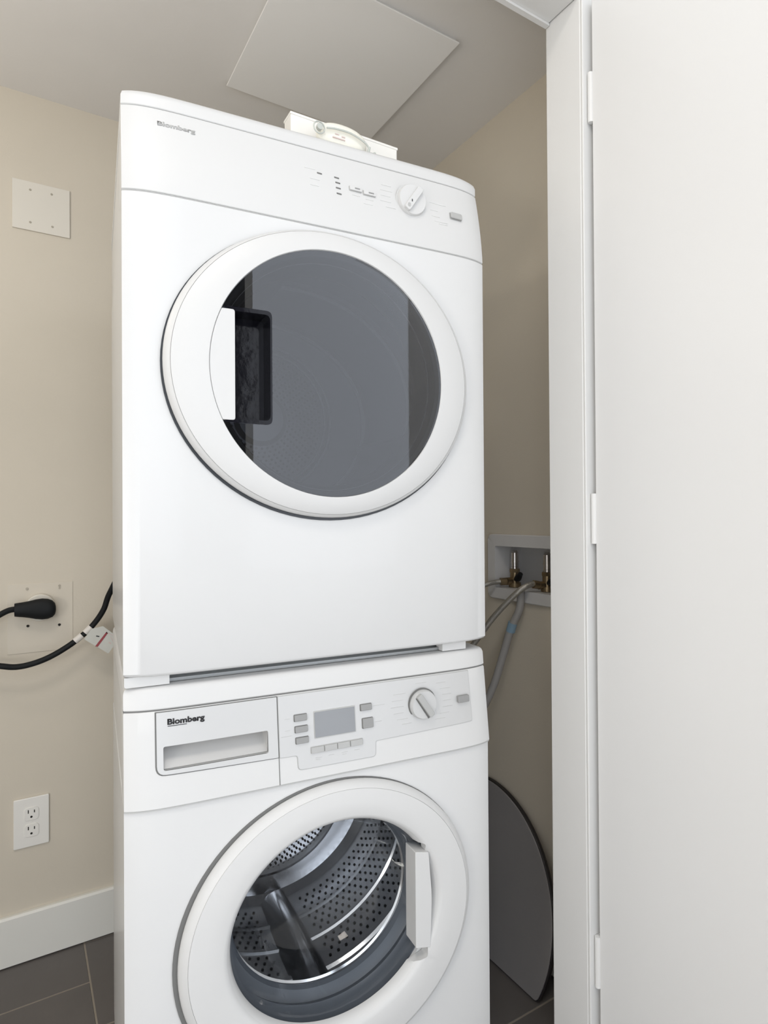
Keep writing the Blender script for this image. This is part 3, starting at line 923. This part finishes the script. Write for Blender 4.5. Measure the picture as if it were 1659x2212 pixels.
# ------------------------------------------------------------------ things on top of the dryer
def m2w(x, y, z):
    c, s = math.cos(MR), math.sin(MR)
    return (MX + x * c - y * s, MY + x * s + y * c, z)


bx = thing('white_box', 'slim white box lying on top of the dryer near the ceiling panel', 'box', m2w(0.2590, 0.060, 1.6906), MR + math.radians(4.5))
obj('box_body', box_bm(0, 0.205, 0, 0.030, 0, 0.0580), 'plastic_w', bx, bevel=0.002)
obj('box_lid', box_bm(-0.001, 0.206, -0.001, 0.031, 0.0555, 0.0600), 'plastic_w', bx, bevel=0.001)
dv = thing('remote_sensor', 'rounded cream device with a cable loop, in front of the white box', 'device', m2w(0.341, 0.040, 1.6900), MR + math.radians(4))
sb = bmesh.new()
bmesh.ops.create_uvsphere(sb, u_segments=40, v_segments=20, radius=1.0)
for v in sb.verts:
    x, y, z = v.co
    f = lambda t, e: math.copysign(abs(t) ** e, t)
    v.co = Vector((f(x, 0.75) * 0.046, f(y, 0.8) * 0.0125, 0.0245 + f(z, 0.8) * 0.0205))
    v.co.z += -0.004 * (v.co.x / 0.046) ** 2
obj('device_shell', sb, 'cream', dv)
obj('device_foot', box_bm(-0.030, 0.030, -0.010, 0.010, 0.0, 0.008), 'cream', dv, bevel=0.002)
obj('cable_loop', tube_bm([(-0.047 + 0.0095 * math.cos(t), -0.014, 0.0215 + 0.0095 * math.sin(t)) for t in [i * 2 * PI / 28 for i in range(29)]], 0.0012, n=8), 'clear', dv)
obj('loop_plug', rings_bm([(-0.047, 0.0215, 0.0050, 0.0050, -0.012), (-0.047, 0.0215, 0.0050, 0.0050, -0.018)], n=20, cap0=True, cap1=True), 'clear', dv)
obj('strap', tube_bm(spline([(-0.034, -0.0155, 0.0240), (-0.018, -0.0165, 0.0265), (0.010, -0.0165, 0.0270), (0.036, -0.0155, 0.0200), (0.0445, -0.0150, 0.0120)], 8), 0.0015, n=8), 'clear', dv)
obj('cable_end', tube_bm(spline([(0.0440, -0.015, 0.0150), (0.0430, -0.015, 0.0060), (0.050, -0.015, 0.0050), (0.0555, -0.015, 0.0075)], 8), 0.0026, n=10), 'clear', dv)
ck = bmesh.new()
for (x, z, w) in ((-0.018, 0.0200, .007), (-0.006, 0.0185, .006), (-0.022, 0.0140, .022)):
    add_box(ck, x, x + w, -0.0133, -0.0110, z, z + 0.0016)
obj('small_print', ck, 'pink', dv, smooth=False)

# ------------------------------------------------------------------ back wall fittings
bp = thing('blank_cover_plate', 'square blank cover plate with four screws, high on the left of the back wall', 'wall plate', (0, YB, 0))
obj('plate', plate_bm(rrect(-0.0095, 0.1160, 1.7945, 1.9155, 0.001), -0.005, 0.005), 'ivory', bp, bevel=0.001)
for (x, z) in ((0.029, 1.895), (0.0755, 1.896), (0.029, 1.8145), (0.0770, 1.8145)):
    s = rings_bm([(x, z, .0028, .0028, -0.0052), (x, z, .0024, .0024, -0.0062)], n=14, cap0=True, cap1=True)
    obj('screw', s, 'screw', bp)

rp = thing('dryer_outlet', 'beige painted square outlet plate behind the black plug', 'outlet', (0, YB, 0))
obj('plate', plate_bm(rrect(-0.0220, 0.1208, 0.7506, 0.9215, 0.002), -0.0016, 0.0016), 'beigeplate', rp, bevel=0.001)
obj('receptacle', rings_bm([(0.048, 0.861, 0.033, 0.033, -0.0035), (0.048, 0.861, 0.033, 0.033, -0.012), (0.048, 0.861, 0.031, 0.031, -0.014)], n=48, cap0=True, cap1=True), 'ivory', rp)
for (x, z, m_, r) in ((0.0215, 0.8170, 'hole', .0032), (0.0899, 0.8137, 'hole', .0032), (0.0901, 0.9120, 'screw', .0026), (0.0903, 0.9060, 'screw', .0020), (0.0200, 0.9085, 'screw', .0030)):
    obj('screw', rings_bm([(x, z, r, r, -0.0036), (x, z, r * .9, r * .9, -0.0042)], n=14, cap0=True, cap1=True), m_, rp)

cd = thing('dryer_power_cord', 'thick black power cord with a large angled plug and hanging label, left of the dryer', 'cord', (0, 0, 0))
PY = 1.700
# plug body: flattened bulb, lofted along x
pts = [(0.0810, .006), (0.0790, .014), (0.0735, .0205), (0.0640, .0245), (0.0520, .0258), (0.0380, .0240), (0.0240, .0205), (0.0100, .0180), (-0.0020, .0165), (-0.0065, .0155), (-0.0068, .009)]
pbm = bmesh.new()
loops = []
for x, r in pts:
    cz = 0.8600 + (0.052 - x) * 0.04
    loops.append([pbm.verts.new((x, PY + 0.0155 * min(1, r / .018) * math.cos(2 * PI * i / 28), cz + r * math.sin(2 * PI * i / 28))) for i in range(28)])
for A, B in zip(loops[:-1], loops[1:]):
    for i in range(28):
        j = (i + 1) % 28
        pbm.faces.new((A[i], A[j], B[j], B[i]))
pbm.faces.new(loops[0])
pbm.faces.new(list(reversed(loops[-1])))
obj('plug', pbm, 'rubber', cd, angle=60)
CY = 1.665
cordpts = spline([(0.000, PY, 0.8645), (-0.020, PY - .003, 0.8620), (-0.050, 1.69, 0.8470), (-0.110, 1.68, 0.815), (-0.125, 1.675, 0.775), (-0.085, 1.67, 0.750), (-0.037, CY, 0.7400), (-0.008, CY, 0.7335), (0.020, CY, 0.7345), (0.055, CY, 0.7435), (0.090, CY, 0.7600),
                  (0.128, CY, 0.7850), (0.160, CY, 0.8150), (0.183, 1.655, 0.8520), (0.196, 1.640, 0.8950), (0.225, 1.60, 0.955), (0.28, 1.53, 0.99), (0.32, 1.47, 1.00)], 10)
obj('cable', tube_bm(cordpts, 0.0068, n=14), 'rubber', cd)
for (a, b) in (((0.1200, 0.7795), (0.1360, 0.7925)), ((0.1425, 0.7975), (0.1560, 0.8110))):
    obj('tape', tube_bm([(a[0], CY, a[1]), (b[0], CY, b[1])], 0.0080, n=16), 'tape', cd)
tg = plate_bm([(0.1395, 0.7840), (0.1560, 0.8080), (0.1820, 0.8120), (0.2110, 0.7860), (0.2140, 0.7700), (0.1940, 0.7425)], CY - 0.0105, 0.0007)
tag_o = obj('label_tag', tg, 'tag', cd, smooth=False)
obj('red_stripe', plate_bm([(0.1640, 0.7640), (0.1700, 0.7620), (0.1930, 0.7935), (0.1900, 0.7975)], CY - 0.0110, 0.0004), 'red', tag_o, smooth=False)
obj('small_print', plate_bm([(0.1660, 0.7880), (0.1730, 0.7860), (0.1740, 0.7885), (0.1670, 0.7905)], CY - 0.0110, 0.0004), 'ink', tag_o, smooth=False)
for q in ([(0.1880, 0.7950), (0.2060, 0.7850), (0.2068, 0.7865), (0.1890, 0.7968)], [(0.1985, 0.7830), (0.2050, 0.7690), (0.2065, 0.7700), (0.2000, 0.7842)], [(0.1940, 0.7690), (0.2000, 0.7650), (0.2010, 0.7680), (0.1950, 0.7720)]):
    obj('small_print', plate_bm(q, CY - 0.0110, 0.0004), 'pink', tag_o, smooth=False)

dx = thing('duplex_outlet', 'white duplex power outlet low on the back wall above the baseboard', 'outlet', (0, YB, 0))
obj('plate', plate_bm(rrect(-0.0098, 0.0663, 0.2762, 0.3960, 0.003), -0.006, 0.006), 'plastic_w', dx, bevel=0.002, seg=3)
for z in (0.3570, 0.3165):
    f = obj('receptacle', plate_bm(rrect(0.0125, 0.0440, z - .0155, z + .0155, 0.009), -0.0078, 0.003), 'plastic_w', dx, bevel=0.0006)
    for x, hh in ((0.0215, 0.0042), (0.0345, 0.0034)):
        obj('slot', plate_bm(rrect(x - .0011, x + .0011, z + .002, z + .002 + 2 * hh, .0004), -0.0081, 0.0006), 'hole', f)
    obj('ground_hole', rings_bm([(0.0280, z - .0072, .0026, .0026, -0.0076), (0.0280, z - .0072, .0026, .0026, -0.0082)], n=14, cap0=True, cap1=True), 'hole', f)
obj('screw', rings_bm([(0.0282, 0.3368, .0022, .0022, -0.0060), (0.0282, 0.3368, .0020, .0020, -0.0070)], n=14, cap0=True, cap1=True), 'plastic_w', dx)

# ------------------------------------------------------------------ right wall: recessed supply box, valves, hoses
carve(wr, box_bm(XR - 0.05, XR + 0.085, 0.9700, 1.2080, 0.8920, 1.0030))
sbx = thing('supply_box', 'white recessed laundry supply box in the right wall', 'supply box', (XR, 0, 0))
OUTY0, OUTY1 = 0.935, 1.2375
fr = bmesh.new()
o_p = rrect(OUTY0, OUTY1, 0.8640, 1.0325, 0.018)
i_p = rrect(0.9720, 1.2070, 0.8935, 1.0020, 0.006)
assert len(o_p) == len(i_p)
L = [[fr.verts.new((x, y, z)) for y, z in P] for x, P in ((-0.0002, o_p), (-0.007, o_p), (-0.009, [((y - 1.086) * .985 + 1.086, (z - .948) * .975 + .948) for y, z in o_p]), (-0.009, i_p), (0.0835, i_p))]
for A, B in zip(L[:-1], L[1:]):
    for i in range(len(A)):
        j = (i + 1) % len(A)
        fr.faces.new((A[i], A[j], B[j], B[i]))
fr.faces.new(L[-1])
obj('box_frame', fr, 'boxplastic', sbx, recalc=True)


def zcyl(bm, x, y, z0, z1, r0, r1=None, n=20):
    r1 = r0 if r1 is None else r1
    bmesh.ops.create_cone(bm, cap_ends=True, segments=n, radius1=r0, radius2=r1, depth=z1 - z0, matrix=Matrix.Translation((x, y, (z0 + z1) / 2)))


VX = 1.112
for (vy, lab) in ((1.1765, 'brass water valve with chrome hammer arrestor, left one in the supply box'),
                  (1.0630, 'brass water valve with chrome hammer arrestor, beside the door jamb')):
    v = thing('water_valve', lab, 'valve', (VX, vy, 0), 0, 'water valves in the supply box')
    b = bmesh.new()
    zcyl(b, 0, 0, 0.8946, 0.9060, 0.0160)
    zcyl(b, 0, 0, 0.9055, 0.9330, 0.0120)
    zcyl(b, 0, 0, 0.9330, 0.9420, 0.0135, n=6)
    add_tube(b, [(0.0, 0.002, 0.9100), (-0.024, 0.006, 0.9100)], 0.0100, n=16)
    obj('valve_body', b, 'brass', v)
    b = bmesh.new()
    zcyl(b, 0, 0, 0.9425, 0.9480, 0.0100)
    zcyl(b, 0, 0, 0.9485, 0.9840, 0.0098)
    zcyl(b, 0, 0, 0.9600, 0.9630, 0.0108)
    zcyl(b, 0, 0, 0.9840, 0.9900, 0.0088, 0.0060)
    obj('hammer_arrestor', b, 'chrome', v)
    b = bmesh.new()
    add_tube(b, [(-0.002, -0.006, 0.9140), (-0.010, -0.022, 0.9200), (-0.014, -0.036, 0.9320)], [0.0060, 0.0090, 0.0060], n=12)
    obj('lever', b, 'rubber', v)
h1 = thing('braided_hose', 'braided steel hose from the left valve passing behind the dryer', 'hose', (0, 0, 0))
p1 = spline([(1.0885, 1.1830, 0.9100), (1.066, 1.196, 0.9085), (1.035, 1.206, 0.9020), (0.98, 1.240, 0.880), (0.90, 1.32, 0.845), (0.85, 1.42, 0.80), (0.80, 1.47, 0.72), (0.74, 1.45, 0.66)], 10)
obj('hose_tube', tube_bm(p1, 0.0062, n=14), 'braid', h1)
obj('hose_nut', tube_bm([(1.0890, 1.1830, 0.9100), (1.0740, 1.1900, 0.9095)], 0.0098, n=16), 'brass', h1)
h2 = thing('braided_hose', 'braided steel hose curving down from the right valve towards the washer', 'hose', (0, 0, 0))
p2 = spline([(1.0880, 1.0700, 0.9110), (1.070, 1.074, 0.9140), (1.045, 1.082, 0.9030), (1.025, 1.108, 0.872), (1.005, 1.145, 0.825), (0.985, 1.180, 0.770), (0.955, 1.235, 0.690), (0.90, 1.32, 0.58), (0.82, 1.42, 0.52), (0.74, 1.44, 0.50)], 10)
obj('hose_tube', tube_bm(p2, 0.0072, n=14), 'braid', h2)
obj('hose_nut', tube_bm([(1.0890, 1.0700, 0.9110), (1.0740, 1.0725, 0.9135)], 0.0100, n=16), 'brass', h2)
h3 = thing('drain_hose', 'grey plastic drain hose with a blue clip hanging from the supply box', 'hose', (0, 0, 0))
p3 = spline([(1.0600, 1.1010, 0.8960), (1.0590, 1.1000, 0.892), (1.058, 1.104, 0.850), (1.052, 1.128, 0.800), (1.045, 1.150, 0.730), (1.035, 1.175, 0.650), (1.02, 1.205, 0.58), (0.99, 1.26, 0.48), (0.93, 1.35, 0.38), (0.85, 1.43, 0.30), (0.76, 1.46, 0.25)], 14)
obj('hose_tube', tube_bm(p3, 0.0100, n=16, ribs=0.0005), 'drainhose', h3)
cl3 = obj('hose_clip', tube_bm([(1.0530, 1.1225, 0.8150), (1.0520, 1.1300, 0.7920)], 0.0114, n=18), 'blueclip', h3)
cl3['label'] = 'blue clip'

# ------------------------------------------------------------------ rounded board leaning on the right wall
bd = thing('round_board', 'charcoal round board with a straight cut lower edge leaning against the right wall', 'board', (0, 0, 0))
BY, BZ, BR = 1.232, 0.105, 0.277
prof = []
a0 = math.asin(-(BZ - 0.0) / BR)
pts2 = []
for i in range(61):
    a = a0 + (PI - 2 * a0) * i / 60
    pts2.append((BY + BR * math.cos(a), BZ + BR * math.sin(a)))
yl, yr = pts2[-1][0], pts2[0][0]
pts2 = rpoly([(yl, 0.0)] + [(yr, 0.0)] + pts2[1:-1], [0.030, 0.030] + [0] * 59, 6)


def board_bm(poly, t0, t1, shrink=0.0):
    bm = bmesh.new()
    slope = (1.064 - 0.981) / 0.38

    def P(y, z, t):
        y = BY + (y - BY) * (1 - shrink)
        z = 0.19 + (z - 0.19) * (1 - shrink)
        return (0.978 + slope * z + t, y, z + 0.003)
    A = [bm.verts.new(P(y, z, t0)) for y, z in poly]
    B = [bm.verts.new(P(y, z, t1)) for y, z in poly]
    bm.faces.new(A)
    bm.faces.new(B)
    for i in range(len(poly)):
        j = (i + 1) % len(poly)
        bm.faces.new((A[i], A[j], B[j], B[i]))
    return bm


obj('board_face', board_bm(pts2, 0.0, 0.004, 0.012), 'board', bd, bevel=0.001)
obj('board_rim', board_bm(pts2, 0.0035, 0.014), 'boardrim', bd, bevel=0.002)
